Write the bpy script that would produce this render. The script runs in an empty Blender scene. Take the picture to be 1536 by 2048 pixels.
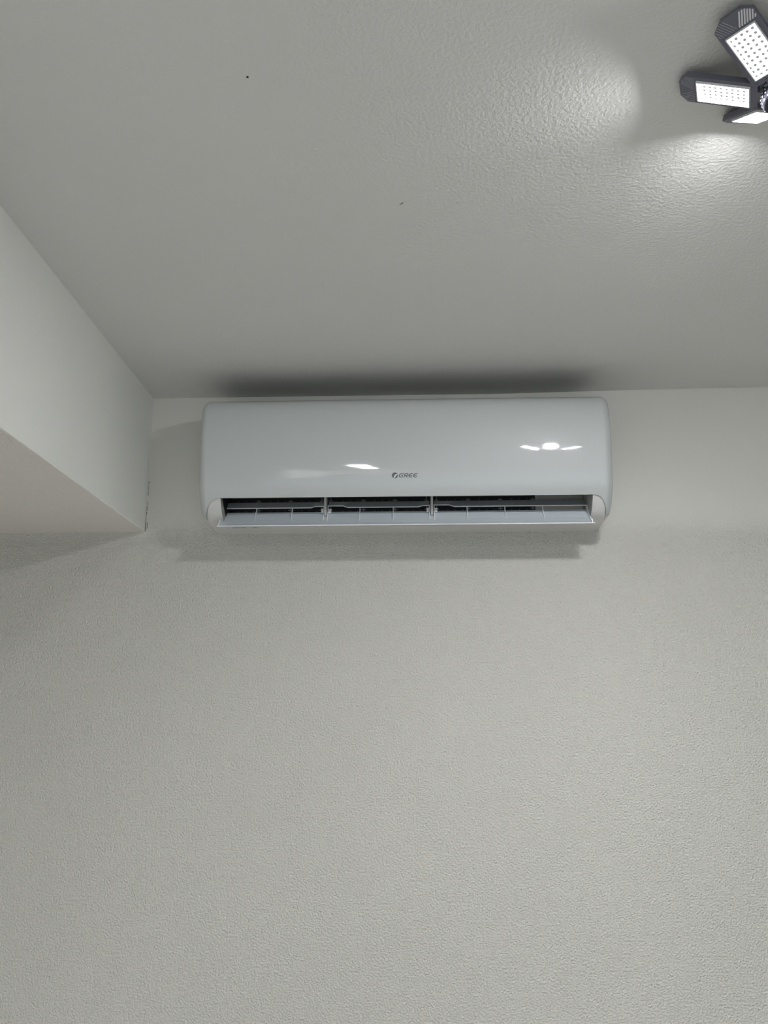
import bpy, bmesh, math, random
from mathutils import Vector, Matrix
random.seed(7)
S = bpy.context.scene
COL = S.collection
PI = math.pi
EY = 1.662                       # eye height; photo-fitted heights below are measured from the eye
CEIL = EY + .838

# ------------------------------------------------------------------ camera
cd = bpy.data.cameras.new('camera'); cam = bpy.data.objects.new('camera', cd); COL.objects.link(cam)
cd.sensor_fit = 'HORIZONTAL'; cd.sensor_width = 36; cd.lens = 1750 / 1536 * 36
cd.clip_start = .01
p, y, r = .2392, -.031, -.002
f = Vector((math.sin(y) * math.cos(p), math.cos(y) * math.cos(p), math.sin(p)))
rt = Vector((math.cos(y), -math.sin(y), 0)); up = rt.cross(f)
a = rt * math.cos(r) + up * math.sin(r); b = up * math.cos(r) - rt * math.sin(r)
cam.matrix_world = Matrix(((a.x, b.x, -f.x, 0), (a.y, b.y, -f.y, -2.15), (a.z, b.z, -f.z, EY), (0, 0, 0, 1)))
S.camera = cam

# ------------------------------------------------------------------ world, lights, exposure
W = bpy.data.worlds.new('world'); S.world = W; W.use_nodes = True
W.node_tree.nodes['Background'].inputs[0].default_value = (.75, .85, 1, 1)
W.node_tree.nodes['Background'].inputs[1].default_value = .5

def area(name, loc, rot, sx, sy, power, col):
    l = bpy.data.lights.new(name, 'AREA'); l.shape = 'RECTANGLE'; l.size = sx; l.size_y = sy
    l.energy = power; l.color = col
    o = bpy.data.objects.new(name, l); COL.objects.link(o); o.location = loc; o.rotation_euler = rot
    return o
DAY_FILL = area('daylight_fill', (.4, -5.25, 1.1), (PI / 2, 0, 0), 3.2, 2.1, 14, (.85, .93, 1.0))  # added fill standing for daylight from an unseen doorway
LED_STRENGTH = 830
FILL_STRENGTH = 98  # strength of the added fill lamps behind the camera
S.cycles.max_bounces = 7; S.cycles.diffuse_bounces = 5; S.cycles.glossy_bounces = 3
S.cycles.caustics_reflective = False; S.cycles.caustics_refractive = False
S.view_settings.view_transform = 'Standard'; S.view_settings.look = 'None'
S.view_settings.exposure = 0; S.view_settings.gamma = 1; S.view_settings.use_curve_mapping = False

# ------------------------------------------------------------------ materials
def mat(name, col, rough=.5, metal=0, coat=0, spec=.5, emit=None):
    m = bpy.data.materials.new(name); m.use_nodes = True
    n = m.node_tree.nodes['Principled BSDF']
    n.inputs['Base Color'].default_value = (*col, 1); n.inputs['Roughness'].default_value = rough
    n.inputs['Metallic'].default_value = metal; n.inputs['Coat Weight'].default_value = coat
    n.inputs['Coat Roughness'].default_value = .04
    n.inputs['Specular IOR Level'].default_value = spec
    if emit:
        n.inputs['Emission Color'].default_value = (*emit[0], 1); n.inputs['Emission Strength'].default_value = emit[1]
    return m

def N(t, ty, **kw):
    n = t.nodes.new(ty)
    for k, v in kw.items():
        if k in n.inputs: n.inputs[k].default_value = v
        else: setattr(n, k, v)
    return n

def plaster(name, col, bump, scale=150, fade=None, rough=.75, mottling=.03):
    """painted orange-peel drywall; fade=(z0,z1,low): relief sprayed heavier below z0 than above z1"""
    m = mat(name, col, rough, spec=.3); t = m.node_tree; L = t.links
    bs = t.nodes['Principled BSDF']
    g = N(t, 'ShaderNodeNewGeometry')
    n1 = N(t, 'ShaderNodeTexNoise', Scale=scale, Detail=2.5, Roughness=.55); L.new(g.outputs['Position'], n1.inputs['Vector'])
    bp = N(t, 'ShaderNodeBump', Distance=.009); L.new(n1.outputs['Fac'], bp.inputs['Height'])
    if fade:
        sp = N(t, 'ShaderNodeSeparateXYZ'); L.new(g.outputs['Position'], sp.inputs[0])
        mr = N(t, 'ShaderNodeMapRange'); mr.interpolation_type = 'SMOOTHSTEP'
        mr.inputs[1].default_value = fade[0]; mr.inputs[2].default_value = fade[1]
        mr.inputs[3].default_value = bump; mr.inputs[4].default_value = fade[2]
        L.new(sp.outputs['Z'], mr.inputs[0]); L.new(mr.outputs[0], bp.inputs['Strength'])
    else: bp.inputs['Strength'].default_value = bump
    L.new(bp.outputs[0], bs.inputs['Normal'])
    n3 = N(t, 'ShaderNodeTexNoise', Scale=1.3, Detail=3); L.new(g.outputs['Position'], n3.inputs['Vector'])
    cr = N(t, 'ShaderNodeValToRGB')
    cr.color_ramp.elements[0].position = .3; cr.color_ramp.elements[1].position = .7
    cr.color_ramp.elements[0].color = (*[c * (1 - mottling) for c in col], 1)
    cr.color_ramp.elements[1].color = (*[min(1, c * (1 + mottling)) for c in col], 1)
    L.new(n3.outputs['Fac'], cr.inputs[0]); L.new(cr.outputs[0], bs.inputs['Base Color'])
    return m

WALLC = (.66, .652, .60)
M = dict(
    wall=plaster('orange_peel_wall_paint', WALLC, .9, scale=225, fade=(EY + .445, EY + .54, .08)),
    side=plaster('smooth_drywall_paint', (.77, .775, .73), .05),
    soffit=plaster('soffit_underside_paint', (.84, .79, .75), .8, 230),
    ceil=plaster('ceiling_paint', (.65, .65, .625), .22, 170),
    right=plaster('bounce_cut_grey', (.38, .38, .38), .1),  # made-up dark grey, keeps bounce light off the right side
    floor=plaster('concrete_floor', (.66, .645, .62), .2, 60, mottling=.12, rough=.6),
    shell=mat('glossy_white_plastic', (.485, .51, .505), .5, coat=1),
    casing=mat('satin_white_plastic', (.62, .615, .60), .38),
    flap=mat('flap_plastic', (.66, .72, .76), .28),
    dark=mat('black_duct_plastic', (.006, .007, .007), .6),
    grille=mat('grille_grey_plastic', (.20, .21, .20), .5),
    panel=mat('beige_grey_plastic', (.40, .39, .36), .5),
    arm=mat('hinge_arm_plastic', (.42, .42, .40), .45),
    foam=mat('inner_side_foam', (.10, .115, .115), .8),
    logo=mat('logo_grey_print', (.10, .11, .105), .35),
    logo_light=mat('logo_pale_print', (.62, .66, .66), .3),
    print=mat('label_print', (.12, .12, .12), .6),
    alu=mat('dark_cast_aluminium', (.13, .13, .165), .45, metal=.2),
    lit_gap=mat('lit_gap_grey', (.62, .62, .64), .5),  # pale colour stands in for light showing through slots and vents
    hub=mat('dark_hub_plastic', (.045, .045, .06), .8, spec=.2),
    slotl=mat('slot_mid_grey', (.32, .32, .36), .5),
    white=mat('white_lampholder_plastic', (.8, .8, .8), .4),
    brass=mat('nickel_screw_base', (.6, .58, .52), .3, metal=1),
    crack=mat('open_joint_shadow', (.02, .02, .02), .9),
    scuff=mat('scuff_grey', (.20, .20, .19), .9),
    lens=mat('sensor_lens', (.75, .85, .95), .2),
    fill_glow=mat('fill_lamp_diffuser', (1, 1, 1), .5, emit=((.97, .98, 1), FILL_STRENGTH)),
    frame=mat('white_paint_metal', (.75, .75, .75), .5),
)

def led_mat():
    m = bpy.data.materials.new('led_board'); m.use_nodes = True; t = m.node_tree; L = t.links; t.nodes.clear()
    bs = N(t, 'ShaderNodeEmission'); mo = N(t, 'ShaderNodeOutputMaterial'); L.new(bs.outputs[0], mo.inputs[0])
    tc = N(t, 'ShaderNodeTexCoord'); mp = N(t, 'ShaderNodeMapping'); mp.inputs['Scale'].default_value = (9, 5, 1)
    L.new(tc.outputs['UV'], mp.inputs[0])
    v = N(t, 'ShaderNodeTexVoronoi', Scale=1, Randomness=.12); v.voronoi_dimensions = '2D'; L.new(mp.outputs[0], v.inputs['Vector'])
    lt = N(t, 'ShaderNodeMath', operation='LESS_THAN'); L.new(v.outputs['Distance'], lt.inputs[0]); lt.inputs[1].default_value = .31
    mr = N(t, 'ShaderNodeMapRange'); mr.inputs[3].default_value = LED_STRENGTH; mr.inputs[4].default_value = .32
    L.new(lt.outputs[0], mr.inputs[0]); L.new(mr.outputs[0], bs.inputs['Strength'])
    bs.inputs['Color'].default_value = (.98, .98, 1, 1)
    return m
M['led'] = led_mat()

# ------------------------------------------------------------------ helpers
def link(name, me, mats, parent=None, org=None):
    o = bpy.data.objects.new(name, me); COL.objects.link(o)
    for m in (mats if isinstance(mats, (list, tuple)) else [mats]): me.materials.append(m)
    if parent: o.parent = parent
    return o
def obj(name, bm, mats, parent=None, smooth=False, frame=None):
    """frame: world location of the parent's origin, verts are given in world coordinates"""
    if frame is not None:
        bmesh.ops.translate(bm, verts=bm.verts, vec=-Vector(frame))
    bmesh.ops.recalc_face_normals(bm, faces=bm.faces)
    me = bpy.data.meshes.new(name); bm.to_mesh(me); bm.free()
    if smooth:
        for q in me.polygons: q.use_smooth = True
        me.set_sharp_from_angle(angle=math.radians(38))
    return link(name, me, mats, parent)
def tag(o, label=None, cat=None, group=None, kind=None):
    for k, v in (('label', label), ('category', cat), ('group', group), ('kind', kind)):
        if v: o[k] = v
    return o
def empty(name, loc, label, cat, group=None):
    o = bpy.data.objects.new(name, None); COL.objects.link(o); o.location = loc; o.empty_display_size = .05
    return tag(o, label, cat, group)
def quad(bm, *pts):
    return bm.faces.new([bm.verts.new(q) for q in pts])
def box(bm, x0, x1, y0, y1, z0, z1, bev=0):
    r_ = bmesh.ops.create_cube(bm, size=1)
    for v in r_['verts']:
        v.co = Vector(((x0 + x1) / 2 + v.co.x * (x1 - x0), (y0 + y1) / 2 + v.co.y * (y1 - y0), (z0 + z1) / 2 + v.co.z * (z1 - z0)))
    if bev:
        es = list({e for v in r_['verts'] for e in v.link_edges})
        bmesh.ops.bevel(bm, geom=es, offset=bev, segments=2, affect='EDGES', profile=.5)
def prism(bm, outline, x0, x1):
    """outline [(y,z)] swept along x"""
    A = [bm.verts.new((x0, *q)) for q in outline]; B = [bm.verts.new((x1, *q)) for q in outline]
    n = len(A)
    for i in range(n): bm.faces.new((A[i], A[(i + 1) % n], B[(i + 1) % n], B[i]))
    bm.faces.new(A); bm.faces.new(B)
def cyl(bm, c0, c1, r0, r1=None, seg=20, cap=True):
    c0 = Vector(c0); c1 = Vector(c1); r1 = r0 if r1 is None else r1
    ax = (c1 - c0).normalized(); u = ax.orthogonal().normalized(); v = ax.cross(u)
    A = [bm.verts.new(c0 + (u * math.cos(t) + v * math.sin(t)) * r0) for t in [2 * PI * i / seg for i in range(seg)]]
    B = [bm.verts.new(c1 + (u * math.cos(t) + v * math.sin(t)) * r1) for t in [2 * PI * i / seg for i in range(seg)]]
    for i in range(seg): bm.faces.new((A[i], A[(i + 1) % seg], B[(i + 1) % seg], B[i]))
    if cap: bm.faces.new(A); bm.faces.new(B)

# ------------------------------------------------------------------ the room
XL, XR, YB = -1.7, 3.6, -5.2
bm = bmesh.new(); box(bm, XL - .1, XR + .1, 0, .12, 0, CEIL + .1)
wall_back = tag(obj('wall_back', bm, M['wall']), 'cream orange-peel textured wall that carries the air conditioner', kind='structure')
# ceiling: flat drywall whose last hand's breadth is feathered up to the wall joint
bm = bmesh.new()
SX = [XL - .1, -1.2] + [-.7 + .05 * i for i in range(40)] + [1.6, XR + .1]
SY = [YB - .1, -3, -1.4, -.6, -.4, -.3, -.24, -.21, -.195, -.18, -.165, -.15, -.12, -.08, -.04, .12]
def lift(x, yv):
    t = min(1, max(0, (yv + .2) / .2)); k = min(1, max(0, (x - .25) / .5))
    s = min(1, max(0, (yv + .205) / .05)); s = s * s * (3 - 2 * s)
    return (.0005 + .0105 * k) * t * s
g = [[bm.verts.new((x, yv, CEIL + lift(x, yv))) for yv in SY] for x in SX]
for i in range(len(SX) - 1):
    for j in range(len(SY) - 1): bm.faces.new((g[i][j], g[i][j + 1], g[i + 1][j + 1], g[i + 1][j]))
top = [bm.verts.new(q) for q in ((SX[0], SY[0], CEIL + .12), (SX[-1], SY[0], CEIL + .12), (SX[-1], SY[-1], CEIL + .12), (SX[0], SY[-1], CEIL + .12))]
bm.faces.new(top)
ceiling = obj('ceiling', bm, M['ceil'])
for q in ceiling.data.polygons: q.use_smooth = len(q.vertices) == 4
tag(ceiling, 'off white sprayed drywall ceiling', kind='structure')
bm = bmesh.new(); box(bm, XL - .1, XR + .1, YB - .1, .1, -.1, 0)
tag(obj('floor', bm, M['floor']), 'pale concrete garage floor', kind='structure')
bm = bmesh.new(); box(bm, XL - .1, XL, YB, 0, 0, CEIL)
tag(obj('wall_left', bm, M['side']), 'cream painted wall under the boxed soffit', kind='structure')
bm = bmesh.new(); box(bm, XR, XR + .1, YB, 0, 0, CEIL)
tag(obj('wall_right', bm, M['right']), 'unseen wall right of the frame, made grey to cut bounce light', kind='structure')
bm = bmesh.new()
box(bm, XL - .1, -1.2, YB - .1, YB, 0, CEIL); box(bm, 2.0, XR + .1, YB - .1, YB, 0, CEIL); box(bm, -1.2, 2.0, YB - .1, YB, 2.2, CEIL)  # doorway gap added out of view to let fill light in
tag(obj('wall_front', bm, M['side']), 'unseen wall behind the camera with an open garage doorway added to let in light', kind='structure')

# boxed soffit: vertical drywall face with a textured underside, corner bead between them
XS, ZS = -.6741, EY + .4785
bm = bmesh.new()
prof = [(XS, CEIL + .02), (XS, ZS + .0022), (XS - .0007, ZS + .0007), (XS - .0022, ZS), (XL, ZS), (XL, CEIL + .02)]
ys = [YB, 0]
A = [bm.verts.new((q[0], ys[0], q[1])) for q in prof]; B = [bm.verts.new((q[0], ys[1], q[1])) for q in prof]
for i in range(len(prof)):
    j = (i + 1) % len(prof); fc = bm.faces.new((A[i], A[j], B[j], B[i])); fc.material_index = 1 if i in (3,) else 0
bm.faces.new(A); bm.faces.new(B)
soffit = obj('trim_1', bm, [M['side'], M['soffit']])
tag(soffit, 'boxed drywall soffit running along the left under the ceiling', kind='structure')

# caulk cracks down the joint between soffit and wall
def crack(pts, w):
    bm = bmesh.new(); P = [Vector(q) for q in pts]
    for i in range(len(P) - 1): cyl(bm, P[i], P[i + 1], w * random.uniform(.6, 1.3), w * random.uniform(.4, 1), 6)
    return bm
def wiggle(z0, z1, n, amp, x0=0.0):
    return [(XS + .0004 + x0 + random.uniform(0, amp), -.0006, EY + z0 + (z1 - z0) * i / n) for i in range(n + 1)]
for z0, z1, n, amp, x0, w in ((.61, .606, 1, .001, .002, .0012), (.604, .572, 5, .0012, .002, .0005), (.556, .548, 2, .002, .001, .0007), (.546, .534, 5, .003, 0, .0008),
                          (.530, .522, 3, .003, 0, .0006), (.516, .498, 3, .001, 0, .0004), (.503, .486, 6, .004, .002, .0006), (.503, .480, 4, .0008, -.0002, .0006)):
    obj('caulk_crack', crack(wiggle(z0, z1, n, amp, x0), w), M['crack'], wall_back)
# nail hole and scuff on the ceiling
bm = bmesh.new(); cyl(bm, (-.2111, -1.1628, CEIL - .0004), (-.2111, -1.1628, CEIL + .004), .0017, seg=12)
obj('nail_hole', bm, M['crack'], ceiling)
bm = bmesh.new(); prism(bm, [(-.0012, 0), (.0006, -.0003), (.0012, 0), (0, .0012)], -.004, .004)
bmesh.ops.transform(bm, matrix=Matrix.Translation((-.0099, -.8654, CEIL - .0002)) @ Matrix.Rotation(-.75, 4, 'Z'), verts=bm.verts)
obj('scuff_mark', bm, M['scuff'], ceiling)

# ------------------------------------------------------------------ the air conditioner
AX = -.013; HW = .485
ROOT = Vector((AX, 0, EY + .470))
ac = empty('air_conditioner', ROOT, 'white glossy split air conditioner with open flap mounted high on the wall', 'air conditioner')
CP = [(0, .780), (.05, .779), (.10, .775), (.145, .769), (.172, .760), (.187, .744), (.1945, .718), (.1975, .675), (.1965, .640), (.194, .605), (.190, .570),
      (.1845, .541), (.1745, .519), (.160, .498), (.143, .483), (.120, .4745), (.09, .472), (.045, .471), (0, .470)]
def catmull(P, n=8):
    out = []
    for i in range(len(P) - 1):
        p0 = P[max(i - 1, 0)]; p1 = P[i]; p2 = P[i + 1]; p3 = P[min(i + 2, len(P) - 1)]
        for k in range(n):
            t = k / n
            out.append(tuple(.5 * ((2 * p1[j]) + (-p0[j] + p2[j]) * t + (2 * p0[j] - 5 * p1[j] + 4 * p2[j] - p3[j]) * t * t + (-p0[j] + 3 * p1[j] - 3 * p2[j] + p3[j]) * t ** 3) for j in (0, 1)))
    out.append(P[-1]); return out
PR = catmull(CP, 8)
arc = [0]
for i in range(1, len(PR)): arc.append(arc[-1] + math.dist(PR[i], PR[i - 1]))
def at(s):
    """profile point, outward normal at arc length s"""
    s = min(max(s, 0), arc[-1]); i = 0
    while i < len(arc) - 2 and arc[i + 1] < s: i += 1
    t = (s - arc[i]) / (arc[i + 1] - arc[i]); P, Q = PR[i], PR[i + 1]
    d = P[0] + (Q[0] - P[0]) * t; z = P[1] + (Q[1] - P[1]) * t
    i0 = max(i - 3, 0); i1 = min(i + 4, len(PR) - 1)
    tx, tz = PR[i1][0] - PR[i0][0], PR[i1][1] - PR[i0][1]; l = math.hypot(tx, tz)
    return d, z, -tz / l, tx / l
S_LIP = arc[8 * 12]; S_END = arc[8 * 15] - .004; S_SILL = arc[8 * 16] + .012; S_ALL = arc[-1]
RND = .019
OL, OR = -.446 - AX, .424 - AX          # opening ends, in unit coordinates
def surf(x, s, off=0.0):
    """point on the body surface; x from the unit centre, inset near the rounded ends"""
    d, z, nd, nz = at(s)
    e = max(0, abs(x) - (HW - RND)) / RND
    ins = RND * (1 - math.sqrt(max(0, 1 - e * e))) - off
    return Vector((AX + x, -max(0, d - nd * ins), EY + z - nz * ins))
def stations(lo=-HW, hi=HW):
    xs = [HW - RND + RND * math.sin(PI / 2 * k / 12) for k in range(13)]
    xs = [-v for v in reversed(xs)] + [-.4605, -.4595, -.457, -.453, -.449, -.446, -.440, OL, -.40] + [-.36 + .04 * k for k in range(19)] + [.40, .42, OR, .440, .446, .449, .453, .457, .4595, .4605] + xs
    xs = sorted(set(round(v, 5) for v in xs)); return [v for v in xs if lo - 1e-6 <= v <= hi + 1e-6]
XC = .472
def s_b(x):
    lim = OL if x < 0 else OR
    t = (abs(x) - abs(lim)) / (XC - abs(lim))
    if t <= 0: return S_LIP
    if t >= 1: return S_END
    return S_LIP + (S_END - S_LIP) * (1 - math.sqrt(1 - t ** 2.8))
def stationsb():
    xs = stations(); lim = [OL, OR]
    ex = []
    for L_ in (abs(OL), OR):
        sg = -1 if L_ == abs(OL) else 1
        ex += [sg * (L_ + (XC - L_) * math.sin(PI / 2 * k / 24)) for k in range(25)]
    xs = [v for v in xs if v > -HW + RND - 1 or True]
    xs = sorted(xs + ex); out = [xs[0]]
    for v in xs:
        if v - out[-1] > 4e-4: out.append(v)
        elif any(abs(v - q) < 1e-6 for q in (OL, OR)): out[-1] = v
    return out
XST = stationsb()
# front cover
def grid(bm, xs, f0, f1, n, off=lambda x, t: 0.0, skip=None):
    G = []
    for x in xs:
        a0, a1 = f0(x), f1(x)
        G.append([bm.verts.new(surf(x, a0 + (a1 - a0) * k / n, off(x, k / n))) for k in range(n + 1)])
    for i in range(len(xs) - 1):
        for k in range(n):
            if skip and skip((xs[i] + xs[i + 1]) / 2, k / n): continue
            bm.faces.new((G[i][k], G[i + 1][k], G[i + 1][k + 1], G[i][k + 1]))
    return G
S_TOP = arc[8 * 3]
bm = bmesh.new(); G = grid(bm, XST, lambda x: S_TOP, s_b, 90)
for sx_ in (-HW, HW):                      # flat end faces over the whole profile
    bm.faces.new([bm.verts.new(surf(sx_, S_ALL * k / 160)) for k in range(161)] + [bm.verts.new(Vector((AX + sx_, 0, EY + .60)))])
# fold the lip inwards so that the cover has a visible rolled edge
edge = [G[i][-1] for i, x in enumerate(XST) if OL - 1e-6 <= x <= OR + 1e-6]
prev = None
for v in edge:
    a_ = bm.verts.new(v.co + Vector((0, .0022, .0012))); b_ = bm.verts.new(v.co + Vector((0, .0035, .012)))
    if prev:
        bm.faces.new((prev[0], v, a_, prev[1])); bm.faces.new((prev[1], a_, b_, prev[2]))
    prev = (v, a_, b_)
cover = obj('front_cover', bm, M['shell'], ac, True, ROOT)
# top of the casing: white rim round a dark air intake grille with bars across
bm = bmesh.new(); T = grid(bm, XST, lambda x: 0, lambda x: S_TOP, 6)
obj('intake_grille', bm, mat('intake_grille_grey', (.035, .037, .037), .7), ac, True, ROOT)
for i in range(9):
    bm = bmesh.new(); box(bm, AX - .45, AX + .45, -.128 + i * .0135, -.1245 + i * .0135, EY + .768, EY + .7745 + i * .0005)
    obj('slat', bm, bpy.data.materials['intake_grille_grey'], ac, frame=ROOT)
# lower casing with end cheeks, underside and the inner side walls of the outlet
def recess(x, t):
    sb = s_b(x)
    if abs(x) > XC - .0005 or (OL < x < OR): return 0.0
    return -.0032 * max(0, 1 - t * 2.2) * min(1, (S_END - sb) / (.35 * (S_END - S_LIP)))
bm = bmesh.new()
for lo, hi in ((-HW, OL), (OR, HW)):
    xs = [v for v in XST if lo - 1e-6 <= v <= hi + 1e-6]
    G = grid(bm, xs, s_b, lambda x: S_SILL, 30, recess)
    e = G[-1] if hi < 0 else G[0]
    # inner side wall of the outlet
    xin = e[0].co.x
    inner = [bm.verts.new((xin, -.055, v.co.z + .028 + (.0 if k else 0))) for k, v in enumerate(e)]
    for k in range(len(e) - 1):
        q = bm.faces.new((e[k], e[k + 1], inner[k + 1], inner[k])); q.material_index = 1
    # groove wall between cover and cheek
xs = XST
G = grid(bm, xs, lambda x: S_SILL, lambda x: S_ALL, 12)
e = [G[i][0] for i, x in enumerate(xs) if OL - 1e-6 <= x <= OR + 1e-6]; prev = None
for v in e:
    a_ = bm.verts.new(v.co + Vector((0, .003, .006))); b_ = bm.verts.new(v.co + Vector((0, .035, .05)))
    if prev: bm.faces.new((prev[0], v, a_, prev[1])); bm.faces.new((prev[1], a_, b_, prev[2]))
    prev = (v, a_, b_)
casing = obj('lower_casing', bm, [M['casing'], M['panel']], ac, True, ROOT)

# outlet interior: black duct box, guard grille and the grey electrical cover
X0, X1 = AX + OL + .001, AX + OR - .001
bm = bmesh.new()
quad(bm, (X0, -.05, EY + .475), (X1, -.05, EY + .475), (X1, -.05, EY + .575), (X0, -.05, EY + .575))
quad(bm, (X0, -.05, EY + .575), (X1, -.05, EY + .575), (X1, -.172, EY + .533), (X0, -.172, EY + .533))
quad(bm, (X0, -.05, EY + .475), (X0, -.05, EY + .575), (X0, -.165, EY + .533), (X0, -.09, EY + .475))
obj('air_duct', bm, M['dark'], ac, frame=ROOT)
bm = bmesh.new(); box(bm, AX - .3 + .0, AX - .2999, -.051, -.05, EY + .52, EY + .521)
bm.free()
CX = (-.4534, -.3748, -.2952, -.2182, -.1959, -.1154, -.0376, .04, .0646, .142, .2204, .2999)
for i, x in enumerate(CX):
    for z in (.5387, .5159):
        bm = bmesh.new(); w = .0062 if i not in (3, 4, 7, 8) else .0052; h = .0035 if i not in (3, 4, 7, 8) else .0085
        box(bm, x - w, x + w, -.0625, -.059, EY + z - .0008, EY + z + .0008)
        box(bm, x - .0011, x + .0011, -.0635, -.0585, EY + z - h, EY + z + h)
        obj('guard_cross', bm, M['grille'], ac, frame=ROOT)
bm = bmesh.new()
for z in (.5275, .505, .5485): box(bm, X0 + .002, .305, -.057, -.0555, EY + z - .0005, EY + z + .0005)
for i in range(len(CX) - 1):
    m_ = (CX[i] + CX[i + 1]) / 2
    if CX[i + 1] - CX[i] < .05: continue
    for o_ in (-.011, .0075, .026): 
        for z in (.541, .515): box(bm, m_ + o_ - .0009, m_ + o_ + .0009, -.0585, -.056, EY + z - .0025, EY + z + .0012)
obj('guard_wires', bm, mat('guard_wire_black', (.07, .07, .07), .5), ac, frame=ROOT)
bm = bmesh.new(); box(bm, .3105, X1, -.064, -.052, EY + .478, EY + .57, .001); box(bm, .306, .3115, -.068, -.052, EY + .478, EY + .57, .001)
box(bm, .3115, X1, -.070, -.062, EY + .527, EY + .530, .0008)
obj('electrical_cover', bm, M['panel'], ac, frame=ROOT)
# two hinge arms that come down from the casing between the flap sections
for x in (-.2035, .0515):
    bm = bmesh.new()
    prism(bm, [(-.075, EY + .556), (-.135, EY + .545), (-.118, EY + .500), (-.116, EY + .4885), (-.110, EY + .4855), (-.104, EY + .489), (-.095, EY + .505)], x - .0028, x + .0028)
    obj('hinge_arm', bm, M['arm'], ac, frame=ROOT)

# the flap: lower blade, notched upper blade, ribs, hinge tabs and pins
FX0, FX1 = -.4545, .4250
LOW = [(.1525, .4572), (.146, .4600), (.135, .4665), (.120, .4785), (.106, .4925), (.096, .5025)]
def lowz(d):
    for (d1, z1), (d0, z0) in zip(LOW, LOW[1:]):
        if d0 <= d <= d1: return z0 + (z1 - z0) * (d - d0) / (d1 - d0)
    return LOW[0][1] if d > LOW[0][0] else LOW[-1][1]
bm = bmesh.new()
ol = [(-d, EY + z) for d, z in LOW]
back = [(-d - .000 + .0008, EY + z - .0020) for d, z in reversed(LOW[1:])]
prism(bm, ol + back + [(-.1528, EY + .4552)], FX0, FX1)
flap = obj('flap', bm, M['flap'], ac, frame=ROOT)
flapw = mat('flap_edge_white', (.80, .83, .85), .3)
# bright rolled front edge of the lower blade
bm = bmesh.new(); cyl(bm, (FX0 - .001, -.1535, EY + .4566), (FX1 + .0045, -.1535, EY + .4566), .0014, seg=10)
obj('flap_edge', bm, flapw, flap, True, ROOT)
# upper blade: z of the front edge along x is stepped near the hinges
segs = [(-.4535, -.2065, [(-.4535, .5130), (-.2400, .5130), (-.2300, .5180), (-.2065, .5180)]),
        (-.1985, .0465, [(-.1985, .5192), (-.1640, .5192), (-.1510, .5130), (.0200, .5130), (.0300, .5175), (.0465, .5175)]),
        (.0575, .4225, [(.0575, .5192), (.0930, .5192), (.1060, .5130), (.4225, .5130)])]
for x0, x1, pts in segs:
    bm = bmesh.new(); rows = []
    for x, z in pts:
        k = (z - .513)
        rows.append([bm.verts.new(q) for q in ((x, -.1005 + k * 1.3, EY + z), (x, -.086, EY + .5300), (x, -.0845, EY + .5300), (x, -.0985 + k * 1.3, EY + z - .0018))])
    for i in range(len(rows) - 1):
        for k in range(4): bm.faces.new((rows[i][k], rows[i][(k + 1) % 4], rows[i + 1][(k + 1) % 4], rows[i + 1][k]))
    bm.faces.new(rows[0]); bm.faces.new(rows[-1])
    ub = obj('upper_blade', bm, mat('upper_blade_plastic', (.42, .44, .44), .4) if 'upper_blade_plastic' not in bpy.data.materials else bpy.data.materials['upper_blade_plastic'], flap, frame=ROOT)
    bm = bmesh.new()
    for (xa, za), (xb, zb) in zip(pts, pts[1:]):
        cyl(bm, (xa, -.1008 + (za - .513) * 1.3, EY + za - .0006), (xb, -.1008 + (zb - .513) * 1.3, EY + zb - .0006), .0011, seg=8)
    obj('blade_edge', bm, flapw, flap, frame=ROOT)
def rib(x, th, top, down, tabby=False):
    bm = bmesh.new()
    prism(bm, [(-.1012, EY + top), (-.0965, EY + top), (-.0965, EY + lowz(.097) - .0005), (-.110, EY + lowz(.110) - .0005), (-down, EY + lowz(down) - .0005), (-down, EY + lowz(down) + .0005), (-.106, EY + .503)], x - th / 2, x + th / 2)
    return obj('rib', bm, flapw, flap, frame=ROOT)
for x in (-.3722, -.2853, -.1216, -.0411, .1363, .2268, .3170): rib(x, .0021, .5125, .1255)
for x, tp in ((-.4535, .513), (.4235, .513)):
    rib(x, .0024, tp, .1500)
for x, tp, dn in ((-.2085, .5175, .122), (-.1985, .519, .127), (.0460, .5170, .122), (.0572, .519, .127)):
    rib(x, .0026, tp, dn)
bm = bmesh.new(); prism(bm, [(-.146, EY + .4590), (-.1525, EY + .4575), (-.1515, EY + .4665), (-.1480, EY + .4680)], .4225, .4250)
obj('end_tab', bm, flapw, flap, frame=ROOT)
for x0, x1, z in ((-.1972, -.1905, .5010), (.0585, .0650, .5010), (-.2145, -.2100, .5015), (.0395, .0440, .5015), (.4245, .4312, .5085)):
    bm = bmesh.new(); cyl(bm, (x0, -.104, EY + z), (x1, -.104, EY + z), .0038, .0034, seg=12)
    if z < .505: box(bm, x0, x1, -.106, -.098, EY + z + .002, EY + z + .0065)
    obj('hinge_pin', bm, flapw, flap, frame=ROOT)
# small printed line under the casing, too faint to read
bm = bmesh.new(); x = -.436
while x < -.376:
    w = random.uniform(.0015, .0045)
    if not -.404 < x < -.390: box(bm, x, x + w, -.0705 - random.uniform(0, .0012), -.0685, EY + .4709, EY + .4717)
    x += w + .0008
obj('rating_print', bm, M['print'], ac, frame=ROOT)

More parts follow.
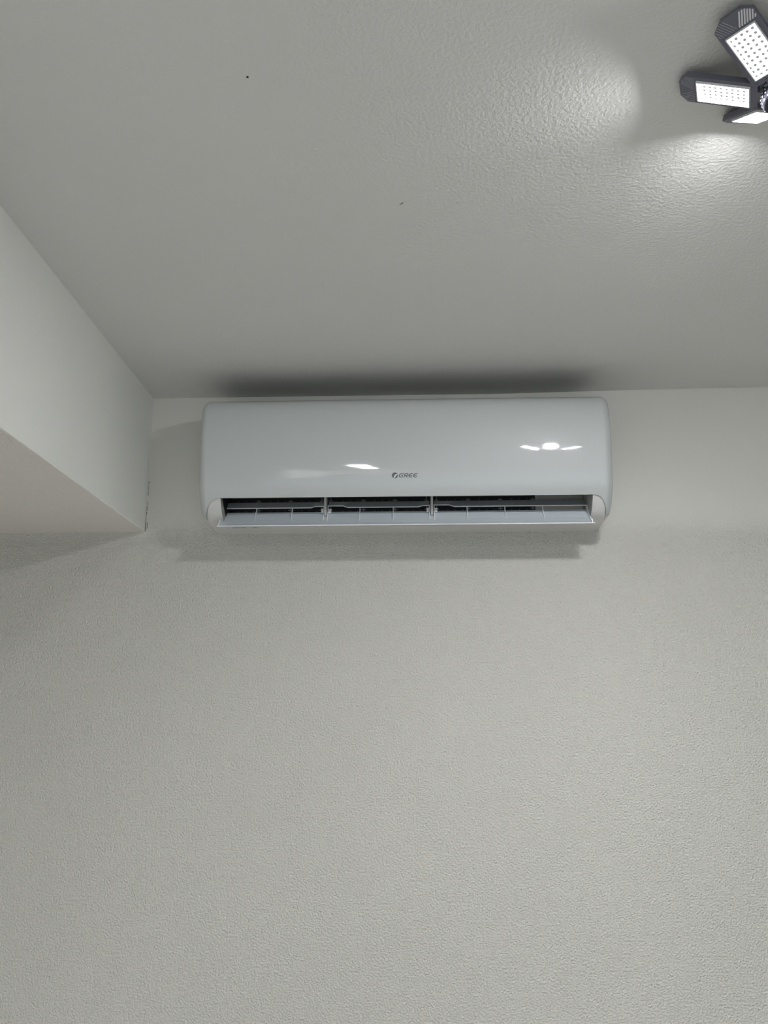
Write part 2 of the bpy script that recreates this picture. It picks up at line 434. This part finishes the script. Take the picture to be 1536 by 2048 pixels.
# maker's mark printed on the cover
def front(u, v, eps):
    """v: height from eye; conform to the cover surface"""
    s0, s1 = arc[8 * 5], arc[8 * 12]
    for _ in range(40):
        m_ = (s0 + s1) / 2
        if at(m_)[1] > v: s0 = m_
        else: s1 = m_
    d, z, nd, nz = at(s0)
    return Vector((u, -(d + nd * eps), EY + z + nz * eps))
LX, LZ, LH = -.0262, .5608, .0098
def stroke(bm, pts, w, eps, shear=.25, sx=1.0):
    P = [Vector(q) for q in pts]; n = len(P); L_ = []
    for i in range(n):
        t = (P[min(i + 1, n - 1)] - P[max(i - 1, 0)]).normalized(); nn = Vector((-t.y, t.x)) * w / 2
        L_.append((P[i] + nn, P[i] - nn))
    def m(q, o): return bm.verts.new(front(q.x + q.y * shear, LZ + q.y, o))
    T = [(m(a_, eps), m(b_, eps)) for a_, b_ in L_]; Bq = [(m(a_, -.0003), m(b_, -.0003)) for a_, b_ in L_]
    for i in range(n - 1):
        bm.faces.new((T[i][0], T[i + 1][0], T[i + 1][1], T[i][1]))
        bm.faces.new((T[i][0], Bq[i][0], Bq[i + 1][0], T[i + 1][0])); bm.faces.new((T[i][1], T[i + 1][1], Bq[i + 1][1], Bq[i][1]))
def arcp(cx, cy, rx, ry, a0, a1, n=12):
    return [(cx + rx * math.cos(math.radians(a0 + (a1 - a0) * i / n)), cy + ry * math.sin(math.radians(a0 + (a1 - a0) * i / n))) for i in range(n + 1)]
H = LH; w = .0021; lw = .0086
bm = bmesh.new()
h2 = H - w; c = H / 2
def letter_E(x): 
    stroke(bm, [(x + lw, h2 + w / 2)] + arcp(x + .0042, c, .0040, h2 / 2, 90, 270, 12) + [(x + lw, w / 2)], w, .0003)
    stroke(bm, [(x + .0005, c), (x + lw - .001, c)], w, .0003)
x = LX
stroke(bm, [(x + lw + .0006, h2 + w / 2)] + arcp(x + .0044, c, .0042, h2 / 2, 90, 270, 12) + [(x + lw - .0006, w / 2), (x + lw - .0006, c - .0002), (x + .0048, c - .0002)], w, .0003)
x += .0113
stroke(bm, [(x + .0008, 0), (x + .0008, H - w / 2)], w, .0003)
stroke(bm, [(x + .0004, H - w / 2), (x + .006, H - w / 2)] + arcp(x + .006, H - w / 2 - .0022, .0026, .0022, 90, -90, 8)[1:] + [(x + .002, H - w / 2 - .0044)], w, .0003)
stroke(bm, [(x + .0042, H - w / 2 - .0044), (x + .0086, 0)], w, .0003)
letter_E(x + .0111); letter_E(x + .0218)
obj('maker_name', bm, M['logo'], cover, frame=ROOT)
# round emblem: dark disc split by a pale curved hook
bm = bmesh.new(); ecx, ecz, er = -.0352, LZ + H / 2 + .0002, .0070
vs = [bm.verts.new(front(ecx + er * math.cos(t) * 1.0, ecz + er * math.sin(t), .00025)) for t in [2 * PI * i / 36 for i in range(36)]]
ctr = bm.verts.new(front(ecx, ecz, .00025))
lo_ = [bm.verts.new(front(ecx + er * math.cos(t), ecz + er * math.sin(t), -.0003)) for t in [2 * PI * i / 36 for i in range(36)]]
for i in range(36):
    bm.faces.new((vs[i], vs[(i + 1) % 36], ctr)); bm.faces.new((vs[i], lo_[i], lo_[(i + 1) % 36], vs[(i + 1) % 36]))
emb = obj('emblem', bm, M['logo'], cover, frame=ROOT)
bm = bmesh.new()
def est(pts, wd): stroke(bm, [(ecx + q[0] * er, ecz - LZ + q[1] * er) for q in pts], wd, .0005, 0)
est([(-.30, -.98), (-.18, -.45), (.02, -.05), (.30, .22), (.80, .38)], .0019)
est([(.02, -.72), (.12, -.35), (.28, -.10), (.52, .02)], .0014)
obj('emblem_hook', bm, M['logo_light'], emb, frame=None)
bpy.data.objects['emblem_hook'].data.transform(Matrix.Translation(-ROOT))

# ------------------------------------------------------------------ the ceiling lamp with six folding LED panels
HUB = Vector((.4858, -1.1809, EY + .7837)); RH, PL, PW, CH, CL = .0367, .1015, .0515, .0121, .0093
MO, MI, MW = .0247, .0105, .0081
LROOT = Vector((HUB.x, HUB.y, CEIL))
lamp = empty('ceiling_lamp', LROOT, 'lit deformable LED lamp with folding dark panels on the ceiling', 'ceiling lamp')
def lathe(bm, prof_, cx, cy, seg=36):
    R_ = [[bm.verts.new((cx + q[0] * math.cos(t), cy + q[0] * math.sin(t), q[1])) for t in [2 * PI * i / seg for i in range(seg)]] for q in prof_]
    for j in range(len(prof_) - 1):
        for i in range(seg): bm.faces.new((R_[j][i], R_[j][(i + 1) % seg], R_[j + 1][(i + 1) % seg], R_[j + 1][i]))
    bm.faces.new(R_[0]); bm.faces.new(R_[-1])
bm = bmesh.new(); lathe(bm, [(.036, CEIL), (.036, CEIL - .004), (.030, CEIL - .010), (.022, CEIL - .014), (.021, CEIL - .028)], HUB.x, HUB.y)
obj('lampholder', bm, M['white'], lamp, True, LROOT)
bm = bmesh.new(); lathe(bm, [(.0135, CEIL - .02), (.0135, CEIL - .036), (.018, CEIL - .038), (.026, CEIL - .044)], HUB.x, HUB.y)
obj('screw_base', bm, M['brass'], lamp, True, LROOT)
hz = HUB.z
bm = bmesh.new()
lathe(bm, [(.020, hz + .014), (.030, hz + .010), (.0335, hz + .002), (.0335, hz - .010), (.030, hz - .016), (.026, hz - .018)], HUB.x, HUB.y)
hub = obj('hub', bm, M['hub'], lamp, True, LROOT)
bm = bmesh.new(); r_ = bmesh.ops.create_uvsphere(bm, u_segments=24, v_segments=12, radius=.012)
for v in bm.verts: v.co = Vector((HUB.x + v.co.x, HUB.y + v.co.y, hz - .016 + v.co.z * .7))
obj('sensor_lens', bm, M['lens'], hub, True, LROOT)
for ring, n, zz in ((.0318, 24, -.0135), (.0338, 30, -.004), (.0338, 30, .001), (.0338, 30, -.009)):
    for i in range(n):
        t = 2 * PI * i / n; bm = bmesh.new()
        cx, cy = HUB.x + ring * math.cos(t), HUB.y + ring * math.sin(t)
        cyl(bm, (cx - .0006 * math.cos(t), cy - .0006 * math.sin(t), hz + zz), (cx + .0006 * math.cos(t), cy + .0006 * math.sin(t), hz + zz), random.uniform(.0006, .0013), seg=8)
        obj('vent_hole', bm, M['lit_gap'], hub, frame=LROOT)

# one panel built in its own coordinates: x outwards, y across, z up; LED face looks down
def mk(name, bm, m, smooth=False):
    bmesh.ops.recalc_face_normals(bm, faces=bm.faces)
    me = bpy.data.meshes.new(name); bm.to_mesh(me); bm.free(); me.materials.append(m); return me
out = [(0, -PW / 2), (PL - CL, -PW / 2), (PL, -PW / 2 + CH), (PL, PW / 2 - CH), (PL - CL, PW / 2), (0, PW / 2)]
bm = bmesh.new()
bv = [bm.verts.new((q[0], q[1], 0)) for q in out]; tv = [bm.verts.new((q[0] - .001 if q[0] > 0 else 0, q[1] * .97, .008)) for q in out]
bm.faces.new(tv)
lx0, lx1, ly = MI, PL - MO, PW / 2 - MW; LZD = .0040        # the LED board lies in a recess
rc = [(lx0, -ly), (lx1, -ly), (lx1, ly), (lx0, ly)]
r0 = [bm.verts.new((*q, 0)) for q in rc]; r1 = [bm.verts.new((*q, LZD)) for q in rc]
es = [bm.edges.new((bv[i], bv[(i + 1) % 6])) for i in range(6)] + [bm.edges.new((r0[i], r0[(i + 1) % 4])) for i in range(4)]
bmesh.ops.triangle_fill(bm, use_beauty=True, use_dissolve=False, edges=es)
for i in range(4): bm.faces.new((r0[i], r0[(i + 1) % 4], r1[(i + 1) % 4], r1[i]))
bm.faces.new(r1)
for i in range(6): bm.faces.new((bv[i], bv[(i + 1) % 6], tv[(i + 1) % 6], tv[i]))
housing_me = mk('panel_housing', bm, M['alu'])
fins = []
slots = []; slots_fine = []
def slat(x0, y0, x1, y1, w, z0, z1, m, nm):
    bm = bmesh.new(); u = Vector((x1 - x0, y1 - y0, 0)).normalized(); n = Vector((-u.y, u.x, 0)) * w / 2
    P = [Vector((x0, y0, 0)) + n, Vector((x1, y1, 0)) + n, Vector((x1, y1, 0)) - n, Vector((x0, y0, 0)) - n]
    A = [bm.verts.new((q.x, q.y, z0)) for q in P]; B = [bm.verts.new((q.x, q.y, z1)) for q in P]
    bm.faces.new(A); bm.faces.new(B)
    for k in range(4): bm.faces.new((A[k], A[(k + 1) % 4], B[(k + 1) % 4], B[k]))
    return mk(nm, bm, m)
for sg in (1, -1):                        # chevron cooling slots on the outer tongue; pale ones paint light coming through
    for i in range(8):
        y0 = .0015 + i * .0034; x0 = PL - MO + .0045 + max(0, i - 3) * .0002; k = .52
        x1 = x0
        while x1 < PL - .003 and (y0 + k * (x1 - x0)) < PW / 2 - .002 - max(0, x1 - (PL - CL)) * CH / CL * .9: x1 += .0004
        if x1 - x0 < .002: continue
        wd, mt = (.0018, M['lit_gap']) if sg > 0 else (.0008, M['slotl'])
        slots.append(slat(x0, sg * y0, x1, sg * (y0 + k * (x1 - x0)), wd, -.0006, .0001, mt, 'slot'))
        slots_fine.append(slat(x0, sg * y0, x1, sg * (y0 + k * (x1 - x0)), .0008, -.0006, .0001, M['slotl'], 'slot'))
for i in range(9):                        # radiator ribs on the back
    xx = .008 + i * .0095
    bm = bmesh.new(); box(bm, xx, xx + .002, -PW / 2 * .6, PW / 2 * .6, .0078, .011); fins.append(mk('fin', bm, M['alu']))
bm = bmesh.new()
for x0, x1, y0, y1 in ((lx0 - .0015, lx1 + .0015, -ly - .0015, -ly), (lx0 - .0015, lx1 + .0015, ly, ly + .0015), (lx0 - .0015, lx0, -ly, ly), (lx1, lx1 + .0015, -ly, ly)):
    box(bm, x0, x1, y0, y1, -.0030, .0002)
bezel_me = mk('led_bezel', bm, M['frame'])
bm = bmesh.new(); uvl = bm.loops.layers.uv.new('UVMap')
ZB = LZD - .0006
quad(bm, (lx0, -ly, ZB), (lx0, ly, ZB), (lx1, ly, ZB), (lx1, -ly, ZB))
for fc in bm.faces:
    for lp in fc.loops: lp[uvl].uv = ((lp.vert.co.x - lx0) / (lx1 - lx0), (lp.vert.co.y + ly) / (2 * ly))
led_me = mk('led_board', bm, M['led'])
bm = bmesh.new(); box(bm, -.012, .004, -.010, .010, -.001, .007, .001); cyl(bm, (-.006, -.014, .003), (-.006, .014, .003), .0035, seg=12)
hinge_me = mk('hinge', bm, M['alu'])
def place(name, me, parent, mw=None):
    o = bpy.data.objects.new(name, me); COL.objects.link(o); o.parent = parent
    if mw is not None: o.matrix_local = mw
    return o
for az, t in ((220, 21.4), (159.5, 25.0), (97.6, 28), (37, 12), (-24, 10), (-83, 14)):
    a_, t_ = math.radians(az), math.radians(t)
    h = Vector((math.cos(a_), math.sin(a_), 0)); o_ = h * math.cos(t_) + Vector((0, 0, math.sin(t_))); w_ = Vector((-math.sin(a_), math.cos(a_), 0))
    n_ = o_.cross(w_); b_ = HUB + h * RH - LROOT
    mw = Matrix(((o_.x, w_.x, n_.x, b_.x), (o_.y, w_.y, n_.y, b_.y), (o_.z, w_.z, n_.z, b_.z), (0, 0, 0, 1)))
    pn = place('panel', housing_me, lamp, mw)
    for fm in fins: place('fin', fm, pn)
    for fm in (slots if az == 220 else slots_fine): place('slot', fm, pn)
    place('led_bezel', bezel_me, pn); place('led_board', led_me, pn); place('hinge', hinge_me, pn)

# two unseen fill lamps added on the ceiling behind the camera: they light the floor and glint on the glossy cover
def fill_lamp(cx, cy, lb):
    rt_ = empty('fill_lamp', (cx, cy, CEIL), lb, 'ceiling lamp', 'added fill lamps behind the camera')
    sx, sy = .15, .8
    bm = bmesh.new()
    for x0, x1, y0, y1 in ((-sx / 2, sx / 2, -sy / 2, -sy / 2 + .02), (-sx / 2, sx / 2, sy / 2 - .02, sy / 2), (-sx / 2, -sx / 2 + .02, -sy / 2 + .02, sy / 2 - .02), (sx / 2 - .02, sx / 2, -sy / 2 + .02, sy / 2 - .02)):
        box(bm, cx + x0, cx + x1, cy + y0, cy + y1, CEIL - .014, CEIL)
    obj('frame', bm, M['frame'], rt_, frame=(cx, cy, CEIL))
    bm = bmesh.new(); x0, x1, y0, y1 = cx - sx / 2 + .02, cx + sx / 2 - .02, cy - sy / 2 + .02, cy + sy / 2 - .02; z = CEIL - .008
    f_ = quad(bm, (x0, y0, z), (x0, y1, z), (x1, y1, z), (x1, y0, z))
    obj('diffuser', bm, M['fill_glow'], rt_, frame=(cx, cy, CEIL))
fill_lamp(-.30, -3.4, 'added fill lamp, long white flush panel on the ceiling behind the camera, the nearer one')
fill_lamp(-.30, -4.5, 'added fill lamp, long white flush panel on the ceiling behind the camera, the further one')
